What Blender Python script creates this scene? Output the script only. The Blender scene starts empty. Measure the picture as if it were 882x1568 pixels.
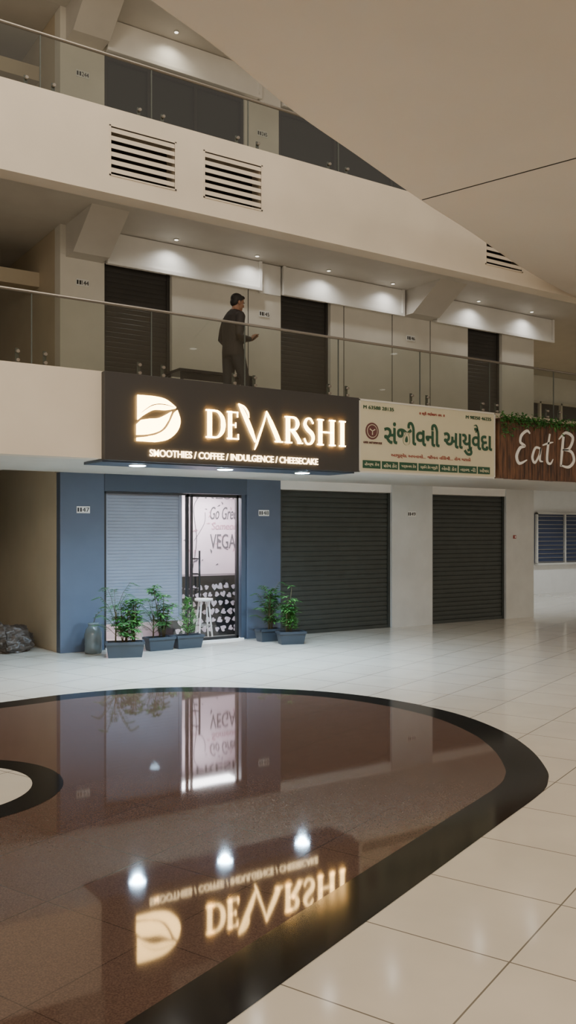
import bpy, bmesh, math, random
from mathutils import Vector, Matrix, noise
random.seed(7)
scn = bpy.context.scene
COL = scn.collection

# ---------------------------------------------------------------- materials
def _nt(name):
    m = bpy.data.materials.new(name); m.use_nodes = True
    nt = m.node_tree
    return m, nt, nt.nodes["Principled BSDF"]

def pbr(name, col, rough=0.6, metal=0.0, var=0.0, vscale=3.0, emit=None, estr=0.0, spec=0.5, bump=0.0, bscale=40, ior=1.5):
    m, nt, p = _nt(name)
    p.inputs["Roughness"].default_value = rough
    p.inputs["Metallic"].default_value = metal
    p.inputs["IOR"].default_value = ior
    p.inputs["Specular IOR Level"].default_value = spec
    c = (*col, 1)
    p.inputs["Base Color"].default_value = c
    geo = nt.nodes.new("ShaderNodeNewGeometry")
    if var > 0:
        n = nt.nodes.new("ShaderNodeTexNoise"); n.inputs["Scale"].default_value = vscale
        n.inputs["Detail"].default_value = 5
        nt.links.new(geo.outputs["Position"], n.inputs["Vector"])
        r = nt.nodes.new("ShaderNodeValToRGB")
        r.color_ramp.elements[0].position = 0.3; r.color_ramp.elements[1].position = 0.7
        r.color_ramp.elements[0].color = (*[x*(1-var) for x in col], 1)
        r.color_ramp.elements[1].color = (*[min(1, x*(1+var)) for x in col], 1)
        nt.links.new(n.outputs["Fac"], r.inputs["Fac"])
        nt.links.new(r.outputs["Color"], p.inputs["Base Color"])
    if bump > 0:
        n2 = nt.nodes.new("ShaderNodeTexNoise"); n2.inputs["Scale"].default_value = bscale
        nt.links.new(geo.outputs["Position"], n2.inputs["Vector"])
        b = nt.nodes.new("ShaderNodeBump"); b.inputs["Strength"].default_value = bump
        b.inputs["Distance"].default_value = 0.01
        nt.links.new(n2.outputs["Fac"], b.inputs["Height"])
        nt.links.new(b.outputs["Normal"], p.inputs["Normal"])
    if emit:
        p.inputs["Emission Color"].default_value = (*emit, 1)
        p.inputs["Emission Strength"].default_value = estr
    return m

def glass_mat(name, tint=(0.85, 0.9, 0.87)):
    m = bpy.data.materials.new(name); m.use_nodes = True
    nt = m.node_tree; nt.nodes.clear()
    out = nt.nodes.new("ShaderNodeOutputMaterial")
    t = nt.nodes.new("ShaderNodeBsdfTransparent"); t.inputs[0].default_value = (*tint, 1)
    g = nt.nodes.new("ShaderNodeBsdfGlossy"); g.inputs["Roughness"].default_value = 0.02
    g.inputs[0].default_value = (1, 1, 1, 1)
    lw = nt.nodes.new("ShaderNodeLayerWeight"); lw.inputs[0].default_value = 0.5
    pw = nt.nodes.new("ShaderNodeMath"); pw.operation = 'POWER'; pw.inputs[1].default_value = 5
    ma = nt.nodes.new("ShaderNodeMath"); ma.operation = 'MULTIPLY_ADD'; ma.inputs[1].default_value = 0.92; ma.inputs[2].default_value = 0.07
    nt.links.new(lw.outputs["Facing"], pw.inputs[0]); nt.links.new(pw.outputs[0], ma.inputs[0])
    mx = nt.nodes.new("ShaderNodeMixShader")
    nt.links.new(ma.outputs[0], mx.inputs[0]); nt.links.new(t.outputs[0], mx.inputs[1])
    nt.links.new(g.outputs[0], mx.inputs[2]); nt.links.new(mx.outputs[0], out.inputs[0])
    return m

def tile_floor(name, c1, c2, mortar, rough, speck=0.0, ior=1.5, msize=0.005, bump=0.03):
    m, nt, p = _nt(name)
    geo = nt.nodes.new("ShaderNodeNewGeometry")
    mp = nt.nodes.new("ShaderNodeMapping")
    mp.inputs["Rotation"].default_value = (0, 0, math.radians(-21.8))
    mp.inputs["Location"].default_value = (-3.486, -1.302, 0)
    nt.links.new(geo.outputs["Position"], mp.inputs["Vector"])
    br = nt.nodes.new("ShaderNodeTexBrick")
    br.offset = 0; br.squash = 1
    br.inputs["Scale"].default_value = 1
    br.inputs["Mortar Size"].default_value = msize
    br.inputs["Mortar Smooth"].default_value = 0.1
    br.inputs["Brick Width"].default_value = 0.672
    br.inputs["Row Height"].default_value = 0.672
    br.inputs["Color1"].default_value = (*c1, 1); br.inputs["Color2"].default_value = (*c2, 1)
    br.inputs["Mortar"].default_value = (*mortar, 1)
    nt.links.new(mp.outputs[0], br.inputs["Vector"])
    n = nt.nodes.new("ShaderNodeTexNoise"); n.inputs["Scale"].default_value = 130 if speck > 0 else 2.2
    n.inputs["Detail"].default_value = 3
    nt.links.new(geo.outputs["Position"], n.inputs["Vector"])
    r = nt.nodes.new("ShaderNodeValToRGB")
    a = 1 - (speck if speck > 0 else 0.08)
    r.color_ramp.elements[0].position = 0.35; r.color_ramp.elements[0].color = (a, a, a, 1)
    r.color_ramp.elements[1].position = 0.7; r.color_ramp.elements[1].color = (1 + speck, 1 + speck, 1 + speck, 1)
    nt.links.new(n.outputs["Fac"], r.inputs["Fac"])
    mx = nt.nodes.new("ShaderNodeMix"); mx.data_type = 'RGBA'; mx.blend_type = 'MULTIPLY'
    mx.inputs[0].default_value = 1
    nt.links.new(br.outputs["Color"], mx.inputs[6]); nt.links.new(r.outputs["Color"], mx.inputs[7])
    nt.links.new(mx.outputs[2], p.inputs["Base Color"])
    p.inputs["Roughness"].default_value = rough
    p.inputs["IOR"].default_value = ior
    n3 = nt.nodes.new("ShaderNodeTexNoise"); n3.inputs["Scale"].default_value = 2.5; n3.inputs["Detail"].default_value = 1
    nt.links.new(geo.outputs["Position"], n3.inputs["Vector"])
    b = nt.nodes.new("ShaderNodeBump"); b.inputs["Strength"].default_value = bump; b.inputs["Distance"].default_value = 0.01
    nt.links.new(n3.outputs["Fac"], b.inputs["Height"]); nt.links.new(b.outputs["Normal"], p.inputs["Normal"])
    return m

def wood_mat():
    m, nt, p = _nt("sign_wood")
    geo = nt.nodes.new("ShaderNodeNewGeometry")
    mp = nt.nodes.new("ShaderNodeMapping"); mp.inputs["Scale"].default_value = (9, 1, 1.2)
    nt.links.new(geo.outputs["Position"], mp.inputs[0])
    n = nt.nodes.new("ShaderNodeTexNoise"); n.inputs["Scale"].default_value = 3; n.inputs["Detail"].default_value = 8
    nt.links.new(mp.outputs[0], n.inputs["Vector"])
    r = nt.nodes.new("ShaderNodeValToRGB")
    r.color_ramp.elements[0].position = 0.35; r.color_ramp.elements[0].color = (0.030, 0.012, 0.006, 1)
    r.color_ramp.elements[1].position = 0.7; r.color_ramp.elements[1].color = (0.17, 0.075, 0.033, 1)
    nt.links.new(n.outputs["Fac"], r.inputs[0]); nt.links.new(r.outputs[0], p.inputs["Base Color"])
    p.inputs["Roughness"].default_value = 0.6
    return m

M = {}
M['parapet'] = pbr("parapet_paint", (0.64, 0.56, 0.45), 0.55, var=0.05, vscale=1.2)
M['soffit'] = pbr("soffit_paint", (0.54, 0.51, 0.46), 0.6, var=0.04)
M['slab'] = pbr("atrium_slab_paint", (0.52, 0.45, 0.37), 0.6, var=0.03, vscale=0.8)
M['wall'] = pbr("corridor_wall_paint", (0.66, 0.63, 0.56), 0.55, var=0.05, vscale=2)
M['walltan'] = pbr("stair_wall_paint", (0.50, 0.42, 0.30), 0.6, var=0.07, vscale=1.5)
M['white'] = pbr("white_paint", (0.82, 0.81, 0.78), 0.5, var=0.03)
M['pier'] = pbr("pier_paint", (0.58, 0.59, 0.57), 0.4, var=0.05)
M['blue'] = pbr("blue_grey_cladding", (0.078, 0.100, 0.145), 0.4, var=0.05)
M['bluedark'] = pbr("blue_header", (0.05, 0.068, 0.10), 0.4)
M['dark'] = pbr("dark_shutter_metal", (0.034, 0.040, 0.035), 0.45, metal=0.1, var=0.12, vscale=5)
M['darkdoor'] = pbr("dark_door_laminate", (0.034, 0.031, 0.028), 0.4, var=0.1)
M['black'] = pbr("black_metal", (0.012, 0.012, 0.013), 0.35)
M['void'] = pbr("dark_void", (0.02, 0.018, 0.016), 0.8)
M['shutter'] = pbr("silver_shutter_metal", (0.30, 0.35, 0.44), 0.38, metal=0.3, var=0.05)
M['signdark'] = pbr("sign_panel_charcoal", (0.034, 0.031, 0.029), 0.5)
M['letter'] = pbr("lit_letter", (0.9, 0.8, 0.6), 0.5, emit=(1.0, 0.60, 0.20), estr=21.0)
M['letter2'] = pbr("lit_small_letter", (0.9, 0.8, 0.6), 0.5, emit=(1.0, 0.70, 0.36), estr=9.0)
M['led'] = pbr("led_diffuser", (1, 1, 1), 0.5, emit=(0.50, 0.74, 1.0), estr=170)
M['leds'] = pbr("lobby_led_diffuser", (1, 1, 1), 0.5, emit=(0.85, 0.92, 1.0), estr=25)
M['ledw'] = pbr("warm_led_diffuser", (1, 1, 1), 0.5, emit=(1.0, 0.93, 0.78), estr=2.5)
M['steel'] = pbr("brushed_steel", (0.45, 0.44, 0.42), 0.3, metal=1.0)
M['railsteel'] = pbr("handrail_steel", (0.26, 0.235, 0.205), 0.4, metal=0.8)
M['seam'] = pbr("glass_edge", (0.08, 0.09, 0.08), 0.3)
M['cream'] = pbr("sign_cream", (0.60, 0.55, 0.39), 0.5, var=0.03)
M['green'] = pbr("sign_green", (0.012, 0.070, 0.035), 0.5)
M['maroon'] = pbr("sign_maroon", (0.11, 0.035, 0.035), 0.5)
M['redink'] = pbr("sign_red_ink", (0.30, 0.05, 0.04), 0.5)
M['chalk'] = pbr("sign_white_paint", (0.80, 0.78, 0.74), 0.6)
M['wood'] = wood_mat()
M['leaf'] = pbr("leaf_green", (0.040, 0.14, 0.035), 0.45, var=0.35, vscale=14)
M['leafl'] = pbr("leaf_light_green", (0.08, 0.24, 0.05), 0.45, var=0.3, vscale=14)
M['stem'] = pbr("plant_stem", (0.09, 0.07, 0.03), 0.7)
M['soil'] = pbr("soil", (0.03, 0.02, 0.012), 0.9, bump=0.6)
M['planter'] = pbr("planter_plastic", (0.028, 0.038, 0.052), 0.45)
M['mural'] = pbr("mural_wallpaper", (0.82, 0.68, 0.73), 0.6, var=0.05, vscale=2)
M['ink'] = pbr("mural_ink", (0.12, 0.11, 0.12), 0.6)
M['pinkink'] = pbr("mural_pink_ink", (0.55, 0.33, 0.38), 0.6)
M['frame'] = pbr("window_frame_white", (0.60, 0.58, 0.53), 0.5)
M['winglass'] = pbr("night_window_glass", (0.018, 0.022, 0.022), 0.22, spec=0.3)
M['bluewin'] = pbr("blue_window_glass", (0.045, 0.065, 0.13), 0.2)
M['glass'] = glass_mat("railing_glass", (0.70, 0.73, 0.68))
M['shopglass'] = glass_mat("shop_glass", (0.92, 0.94, 0.96))
M['label'] = pbr("label_plate", (0.75, 0.75, 0.72), 0.5)
M['jug'] = pbr("cloudy_plastic", (0.13, 0.165, 0.18), 0.25)
M['bag'] = pbr("bag_plastic", (0.075, 0.058, 0.046), 0.45, var=0.6, vscale=7)
M['jacket'] = pbr("jacket_cloth", (0.020, 0.015, 0.013), 0.8, bump=0.3, bscale=120)
M['trouser'] = pbr("trouser_cloth", (0.016, 0.015, 0.017), 0.8, bump=0.3, bscale=120)
M['shoe'] = pbr("shoe_leather", (0.012, 0.01, 0.01), 0.4)
M['skin'] = pbr("skin", (0.25, 0.125, 0.075), 0.5)
M['hair'] = pbr("hair", (0.010, 0.008, 0.007), 0.6, bump=0.5, bscale=200)
M['eye'] = pbr("eye", (0.5, 0.48, 0.45), 0.2)
M['floor'] = tile_floor("polished_beige_tile", (0.72, 0.665, 0.57), (0.70, 0.645, 0.55), (0.20, 0.175, 0.14), 0.10, msize=0.004)
M['brown'] = tile_floor("brown_granite", (0.118, 0.074, 0.058), (0.110, 0.068, 0.053), (0.060, 0.038, 0.030), 0.04, speck=0.28, ior=1.40, msize=0.003, bump=0.010)
M['blackg'] = tile_floor("black_granite", (0.012, 0.0115, 0.0115), (0.014, 0.0125, 0.0125), (0.006, 0.006, 0.006), 0.10, speck=0.6, ior=1.33, msize=0.003, bump=0.010)

# ---------------------------------------------------------------- builder
class B:
    def __init__(s, name):
        s.name = name; s.bm = bmesh.new(); s.mats = []
    def mi(s, mat):
        if isinstance(mat, str): mat = M[mat]
        if mat not in s.mats: s.mats.append(mat)
        return s.mats.index(mat)
    def box(s, x0, x1, y0, y1, z0, z1, mat):
        i = s.mi(mat)
        v = [s.bm.verts.new(c) for c in ((x0,y0,z0),(x1,y0,z0),(x1,y1,z0),(x0,y1,z0),(x0,y0,z1),(x1,y0,z1),(x1,y1,z1),(x0,y1,z1))]
        for f in ((0,3,2,1),(4,5,6,7),(0,1,5,4),(1,2,6,5),(2,3,7,6),(3,0,4,7)):
            fc = s.bm.faces.new([v[k] for k in f]); fc.material_index = i
        return v
    def prism(s, pts, vec, mat):
        i = s.mi(mat); vec = Vector(vec)
        a = [s.bm.verts.new(p) for p in pts]; b = [s.bm.verts.new(Vector(p) + vec) for p in pts]
        n = len(pts); fs = [s.bm.faces.new(a), s.bm.faces.new(b[::-1])]
        for k in range(n):
            fs.append(s.bm.faces.new((a[k], b[k], b[(k+1) % n], a[(k+1) % n])))
        for f in fs: f.material_index = i
        bmesh.ops.triangulate(s.bm, faces=fs[:2])
    def face(s, pts, mat):
        f = s.bm.faces.new([s.bm.verts.new(p) for p in pts]); f.material_index = s.mi(mat); return f
    def band(s, pts, ws, y, d, mat, smooth=True, sub=6):
        P = [Vector((p[0], p[1])) for p in pts]; W = list(ws)
        if smooth and len(P) > 2:
            Q = []; V = []
            for k in range(len(P)-1):
                p0 = P[max(k-1, 0)]; p1 = P[k]; p2 = P[k+1]; p3 = P[min(k+2, len(P)-1)]
                for j in range(sub):
                    t = j/sub
                    Q.append(0.5*((2*p1)+(-p0+p2)*t+(2*p0-5*p1+4*p2-p3)*t*t+(-p0+3*p1-3*p2+p3)*t**3))
                    V.append(W[k]*(1-t)+W[k+1]*t)
            Q.append(P[-1]); V.append(W[-1]); P, W = Q, V
        L, R = [], []
        for k, p in enumerate(P):
            t = (P[min(k+1, len(P)-1)] - P[max(k-1, 0)])
            if t.length < 1e-9: t = Vector((1, 0))
            t.normalize(); n = Vector((-t.y, t.x))
            L.append(p + n*W[k]/2); R.append(p - n*W[k]/2)
        i = s.mi(mat)
        def V3(p, yy): return s.bm.verts.new((p.x, yy, p.y))
        lf = [V3(p, y) for p in L]; rf = [V3(p, y) for p in R]
        lb = [V3(p, y+d) for p in L]; rb = [V3(p, y+d) for p in R]
        fs = []
        for k in range(len(P)-1):
            fs += [s.bm.faces.new((lf[k], lf[k+1], rf[k+1], rf[k])), s.bm.faces.new((lb[k], rb[k], rb[k+1], lb[k+1])),
                   s.bm.faces.new((lf[k], lb[k], lb[k+1], lf[k+1])), s.bm.faces.new((rf[k], rf[k+1], rb[k+1], rb[k]))]
        fs += [s.bm.faces.new((lf[0], rf[0], rb[0], lb[0])), s.bm.faces.new((lf[-1], lb[-1], rb[-1], rf[-1]))]
        for f in fs: f.material_index = i
    def tube(s, pts, radii, mat, seg=10, ref=(0, 1, 0)):
        i = s.mi(mat); P = [Vector(p) for p in pts]; rings = []
        R = [(r, r) if not isinstance(r, (tuple, list)) else r for r in radii]
        ref = Vector(ref)
        for k, p in enumerate(P):
            t = (P[min(k+1, len(P)-1)] - P[max(k-1, 0)]).normalized()
            rf = ref if abs(t.dot(ref)) < 0.95 else Vector((0.3, 0.1, 1)).normalized()
            a = (rf - t*rf.dot(t)).normalized(); b = t.cross(a)
            rings.append([s.bm.verts.new(p + a*R[k][0]*math.cos(2*math.pi*j/seg) + b*R[k][1]*math.sin(2*math.pi*j/seg)) for j in range(seg)])
        for k in range(len(P)-1):
            for j in range(seg):
                f = s.bm.faces.new((rings[k][j], rings[k][(j+1) % seg], rings[k+1][(j+1) % seg], rings[k+1][j]))
                f.material_index = i; f.smooth = True
        for rg in (rings[0][::-1], rings[-1]):
            f = s.bm.faces.new(rg); f.material_index = i
    def ell(s, c, r, mat, rot=None, u=20, v=12):
        i = s.mi(mat)
        mt = Matrix.Translation(c) @ (rot if rot else Matrix.Identity(4)) @ Matrix.Diagonal((*r, 1))
        g = bmesh.ops.create_uvsphere(s.bm, u_segments=u, v_segments=v, radius=1, matrix=mt)
        for vv in g['verts']:
            for f in vv.link_faces: f.material_index = i; f.smooth = True
        return g['verts']
    def leaf(s, p, d, L, W, mat):
        d = Vector(d).normalized(); up = Vector((0, 0, 1))
        sd = d.cross(up)
        if sd.length < 0.1: sd = Vector((1, 0, 0))
        sd.normalize(); nrm = sd.cross(d).normalized(); p = Vector(p); i = s.mi(mat)
        a = s.bm.verts.new(p); m1 = s.bm.verts.new(p + d*L*0.5 - nrm*W*0.12); t = s.bm.verts.new(p + d*L - up*L*0.12)
        l = s.bm.verts.new(p + d*L*0.45 + sd*W/2 + nrm*W*0.1); r = s.bm.verts.new(p + d*L*0.45 - sd*W/2 + nrm*W*0.1)
        for f in ((a, l, m1), (l, t, m1), (a, m1, r), (m1, t, r)):
            fc = s.bm.faces.new(f); fc.material_index = i
    def text(s, body, x0, x1, z0, z1, y, mat, shear=0.0, ext=0.02, bold=0.0):
        cu = bpy.data.curves.new("tmp", 'FONT'); cu.body = body; cu.extrude = ext; cu.shear = shear; cu.offset = bold
        ob = bpy.data.objects.new("tmp", cu); COL.objects.link(ob)
        bpy.context.view_layer.update()
        me = bpy.data.meshes.new_from_object(ob.evaluated_get(bpy.context.evaluated_depsgraph_get()))
        if len(me.vertices):
            xs = [v.co.x for v in me.vertices]; ys = [v.co.y for v in me.vertices]
            ax, bx, ay, by = min(xs), max(xs), min(ys), max(ys)
            n0 = len(s.bm.verts); f0 = len(s.bm.faces); s.bm.from_mesh(me)
            s.bm.verts.ensure_lookup_table(); s.bm.faces.ensure_lookup_table(); i = s.mi(mat)
            sx = (x1-x0)/max(bx-ax, 1e-6); sz = (z1-z0)/max(by-ay, 1e-6)
            for v in s.bm.verts[n0:]:
                c = v.co.copy(); v.co = (x0+(c.x-ax)*sx, y - c.z*0.2, z0+(c.y-ay)*sz)
            for f in s.bm.faces[f0:]: f.material_index = i
        bpy.data.objects.remove(ob); bpy.data.curves.remove(cu); bpy.data.meshes.remove(me)
    def done(s, parent=None, bevel=0.0, normals=True):
        bm = s.bm
        if normals: bmesh.ops.recalc_face_normals(bm, faces=bm.faces[:])
        xs = [v.co for v in bm.verts]
        c = Vector([(min(v[k] for v in xs)+max(v[k] for v in xs))/2 for k in range(3)])
        for v in bm.verts: v.co -= c
        me = bpy.data.meshes.new(s.name); bm.to_mesh(me); bm.free()
        for m in s.mats: me.materials.append(m)
        ob = bpy.data.objects.new(s.name, me); COL.objects.link(ob)
        if parent: ob.parent = parent; ob.location = c - parent.location
        else: ob.location = c
        if bevel > 0:
            md = ob.modifiers.new("bevel", 'BEVEL'); md.width = bevel; md.segments = 2; md.limit_method = 'ANGLE'
        return ob

def empty(name, loc=(0, 0, 0)):
    e = bpy.data.objects.new(name, None); e.empty_display_size = 0.2; e.location = loc; COL.objects.link(e); return e
def slabobj(name, x0, x1, y0, y1, z0, z1, mat):
    b = B(name); b.box(x0, x1, y0, y1, z0, z1, mat); return b.done()

# ---------------------------------------------------------------- geometry constants
YF, YW = 9.92, 12.47          # balcony front face, shop wall plane
XL, XR = 4.365, 14.44         # shop block
H0 = 2.62                     # ground soffit
X0, X1 = -7.0, 27.0

b = B("floor"); b.box(-12, 28, -8, 20, -0.1, 0, 'floor'); b.done()

outer = [(-3.0,9.0),(-1.5,9.15),(0.0,9.2),(1.5,9.17),(2.574,9.22),(3.33,9.30),(4.05,9.21),(4.70,8.92),(5.27,8.44),(5.757,7.84),(6.04,7.10),(6.10,6.25),
         (5.91,5.48),(5.60,4.88),(5.23,4.40),(4.99,4.18),(4.70,4.0)]
d = Vector((0.9285, 0.3714)); base = Vector((2.505, 3.12))
outer += [tuple(base + d*t) for t in (1.6, 0.5, -1.0, -3.0, -5.5)]
outer += [(-4.5, 2.5), (-5, 5), (-4.4, 7.6)]
def catmull(P, n=5):
    out = []; N = len(P)
    for k in range(N):
        p0, p1, p2, p3 = [Vector(P[(k+o) % N]) for o in (-1, 0, 1, 2)]
        for j in range(n):
            t = j/n
            out.append(0.5*((2*p1)+(-p0+p2)*t+(2*p0-5*p1+4*p2-p3)*t*t+(-p0+3*p1-3*p2+p3)*t**3))
    return out
oc = catmull(outer)
N = len(oc); inner = []
for k in range(N):
    t = (oc[(k+2) % N]-oc[(k-2) % N]).normalized()
    inner.append(oc[k] + Vector((t.y, -t.x))*0.30)
b = B("floor_inlay")
i = b.mi('blackg')
va = [b.bm.verts.new((p.x, p.y, 0.002)) for p in oc]; vb = [b.bm.verts.new((p.x, p.y, 0.002)) for p in inner]
for k in range(N):
    f = b.bm.faces.new((va[k], va[(k+1) % N], vb[(k+1) % N], vb[k])); f.material_index = i
f = b.bm.faces.new([b.bm.verts.new((p.x, p.y, 0.002)) for p in inner]); f.material_index = b.mi('brown')
bmesh.ops.triangulate(b.bm, faces=[f])
def disc(b, c, r, z, mat, n=64):
    b.face([(c[0]+r*math.cos(2*math.pi*k/n), c[1]+r*math.sin(2*math.pi*k/n), z) for k in range(n)], mat)
disc(b, (1.35, 6.3), 0.83, 0.004, 'blackg'); disc(b, (1.35, 6.3), 0.62, 0.006, 'floor')
o = b.done(normals=False)
bm = bmesh.new(); bm.from_mesh(o.data)
for f in bm.faces:
    f.normal_update()
    if f.normal.z < 0: f.normal_flip()
bm.to_mesh(o.data); bm.free()

# ---------------------------------------------------------------- balconies
def balcony(name, zb, zt, zs, zf, holes=()):
    b = B(name)
    y0, y1 = YF, YF+0.26
    if not holes: b.box(X0, X1, y0, y1, zb, zt, 'parapet')
    else:
        b.box(X0, X1, y0, y1, zb, 6.0, 'parapet'); b.box(X0, X1, y0, y1, 6.57, zt, 'parapet')
        x = X0
        for (a, c) in holes:
            b.box(x, a, y0, y1, 6.0, 6.57, 'parapet'); x = c
            b.box(a, c, y1-0.03, y1, 6.0, 6.57, 'void')
            for k in range(6):
                z = 6.0+0.57*(k+0.55)/6
                b.prism([(a, y0+0.004, z-0.022), (a, y0+0.10, z+0.05), (a, y0+0.10, z+0.075), (a, y0+0.004, z+0.030)], (c-a, 0, 0), 'parapet')
            for (xa, xb, za, zb2) in ((a-.02, c+.02, 6.57, 6.585), (a-.02, c+.02, 5.985, 6.0), (a-.02, a, 5.985, 6.585), (c, c+.02, 5.985, 6.585)):
                b.box(xa, xb, y0-0.008, y0+0.02, za, zb2, 'parapet')
        b.box(x, X1, y0, y1, 6.0, 6.57, 'parapet')
    b.done()
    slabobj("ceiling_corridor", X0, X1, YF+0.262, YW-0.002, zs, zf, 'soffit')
balcony("balcony_parapet", H0, 3.65, H0, 3.35)
balcony("balcony_parapet", 5.77, 6.79, 6.2, 6.5, holes=((4.09, 4.93), (5.35, 6.19), (10.38, 11.2)))
balcony("balcony_parapet", 8.92, 9.94, 9.35, 9.65)

b = B("ceiling_atrium_slab")
cur = [(-2.5,4.9),(-0.5,5.1),(1.3,5.5),(2.87,6.14),(3.64,6.46),(4.74,7.0),(5.79,7.42),(7.28,8.02),(8.6,8.5),(10.1,9.1),(11.4,9.55),(12.6,9.9)]
C = [Vector(p) for p in cur]; sm = []
for k in range(len(C)-1):
    p0, p1, p2, p3 = C[max(k-1,0)], C[k], C[k+1], C[min(k+2, len(C)-1)]
    for j in range(5):
        t = j/5; sm.append(0.5*((2*p1)+(-p0+p2)*t+(2*p0-5*p1+4*p2-p3)*t*t+(-p0+3*p1-3*p2+p3)*t**3))
sm.append(C[-1])
pts = [(p.x, p.y, 5.76) for p in sm] + [(27, 9.9, 5.76), (27, -8, 5.76), (-2.5, -8, 5.76)]
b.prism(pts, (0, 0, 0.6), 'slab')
ga, gb = Vector((7.28, 8.0)), Vector((8.55, 3.9))
gd = (gb-ga).normalized(); gn = Vector((-gd.y, gd.x))*0.009
b.prism([(ga.x+gn.x, ga.y+gn.y, 5.755), (gb.x+gn.x, gb.y+gn.y, 5.755), (gb.x-gn.x, gb.y-gn.y, 5.755), (ga.x-gn.x, ga.y-gn.y, 5.755)], (0, 0, 0.01), 'void')
b.done()

b = B("fire_sprinkler")
b.tube([(11.9, 9.3, 5.76), (11.9, 9.3, 5.68)], [0.015, 0.015], 'steel')
b.tube([(11.9, 9.3, 5.68), (11.9, 9.3, 5.665)], [0.06, 0.03], 'black')
b.tube([(11.75, 9.25, 5.70), (12.1, 9.3, 5.70)], [0.012, 0.012], 'black')
b.done()
b = B("smoke_detector")
b.tube([(4.55, 10.6, 6.198), (4.55, 10.6, 6.16), (4.55, 10.6, 6.12), (4.55, 10.6, 6.10)], [0.05, 0.06, 0.05, 0.03], 'frame', seg=20)
b.done()

# ---------------------------------------------------------------- walls
yb = YW+0.23
for (xa, xb, za, zb, ya, mt) in (
    (10.61, 11.61, 0, H0, 0, 'pier'), (13.62, XR, 0, H0, 0, 'pier'), (8.172, 10.608, 2.475, H0, .02, 'white'), (11.612, 13.618, 2.475, H0, .02, 'white'),
    (XL, 5.04, 3.35, 5.78, 0, 'wall'), (6.15, 8.17, 3.35, 5.78, 0, 'wall'), (9.21, 12.54, 3.35, 5.78, 0, 'wall'), (13.5, XR, 3.35, 5.78, 0, 'wall'),
    (XL, XR, 5.782, 6.5, 0, 'wall'), (XL, 5.04, 6.5, 8.9, 0, 'wall'), (7.46, 8.13, 6.5, 8.9, 0, 'wall'), (12.2, XR, 6.5, 8.9, 0, 'wall'), (XL, XR, 8.902, 9.65, 0, 'wall')):
    b = B("wall_back"); b.box(xa, xb, YW+ya, yb, za, zb, mt)
    if za == 3.35:
        for x in (7.53, 9.5, 10.61, 11.55):
            if xa < x < xb: b.box(x-0.006, x+0.006, YW-0.003, YW+.001, 3.35, 5.75, 'void')
    b.done()

b = B("wall_left")
b.box(XL, XL+0.2, yb, 18, 0, 10, 'walltan')
b.box(XL, XL+0.2, YW+0.162, yb, 0, H0, 'walltan')
b.box(-7, XL, 17.8, 18, 0, 10, 'walltan')
b.done()
b = B("wall_light_blocker"); b.box(2.2, 2.4, YW+.3, 17.79, 0.001, 9.34, 'walltan'); b.done()  # out-of-view wall added to keep world light out of the left recess
for z in (5.50, 8.65): slabobj("ceiling_beam", 2.41, XL-.002, 13.4, 13.7, z, z+.22, 'walltan')
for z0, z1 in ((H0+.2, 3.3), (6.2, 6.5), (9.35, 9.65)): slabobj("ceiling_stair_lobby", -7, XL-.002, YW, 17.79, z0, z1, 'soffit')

b = B("wall_far")
b.box(XR, 27, 17.0, 17.2, 0, 10, 'white')
b.box(27, 27.2, 9.9, 17.2, 0, 10, 'wall')
b.done()
b = B("wall_lobby_side"); b.box(XR-0.2, XR, yb+.002, 16.99, 0, 6.19, 'white'); b.done()
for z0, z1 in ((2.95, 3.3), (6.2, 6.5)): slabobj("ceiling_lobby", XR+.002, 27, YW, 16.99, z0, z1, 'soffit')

for (a, c) in ((XL, 5.04), (7.51, 8.17)):
    b = B("blue_column"); b.box(a, c, YW, YW+0.16 if a < 5 else yb+0.1, 0, H0, 'blue'); b.done(bevel=0.006)
b = B("trim_shop_header"); b.box(5.042, 7.508, YW-0.0, yb, 2.365, H0, 'bluedark'); b.done()
b = B("ceiling_sign_soffit"); b.box(3.99, 7.76, YF+0.02, YF+0.62, 2.585, 2.618, 'bluedark'); b.done()

for zl in (0, 3.15):
    for xa, xb in ((4.45, 5.0), (10.85, 11.5)):
        b = B("ceiling_beam"); z = 6.2+zl
        b.prism([(xa, YW-0.002, z), (xa, YW-0.002, z-0.46), (xa, YW-0.30, z-0.46), (xa, 11.45, z)], (xb-xa, 0, 0), 'soffit')
        b.done()
    for xa, xb in ((5.06, 7.70), (8.16, 10.78), (11.62, 14.9)):
        b = B("trim_bulkhead")
        z0, z1 = 5.74+zl, 6.19+zl
        b.box(xa, xb, YW-0.10, YW-0.003, z0, z1, 'white')
        b.box(xa-0.02, xb+0.02, YW-0.14, YW-0.10, z0-0.03, z0+0.02, 'white')
        b.box(xa-0.02, xa+0.03, YW-0.14, YW-0.10, z0+.02, z1, 'white')
        b.box(xb-0.03, xb+0.02, YW-0.14, YW-0.10, z0+.02, z1, 'white')
        b.done()
    slabobj("trim_bulkhead", 7.73, 8.13, YW-0.06, YW-0.003, 5.70+zl, 6.19+zl, 'white')

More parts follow.
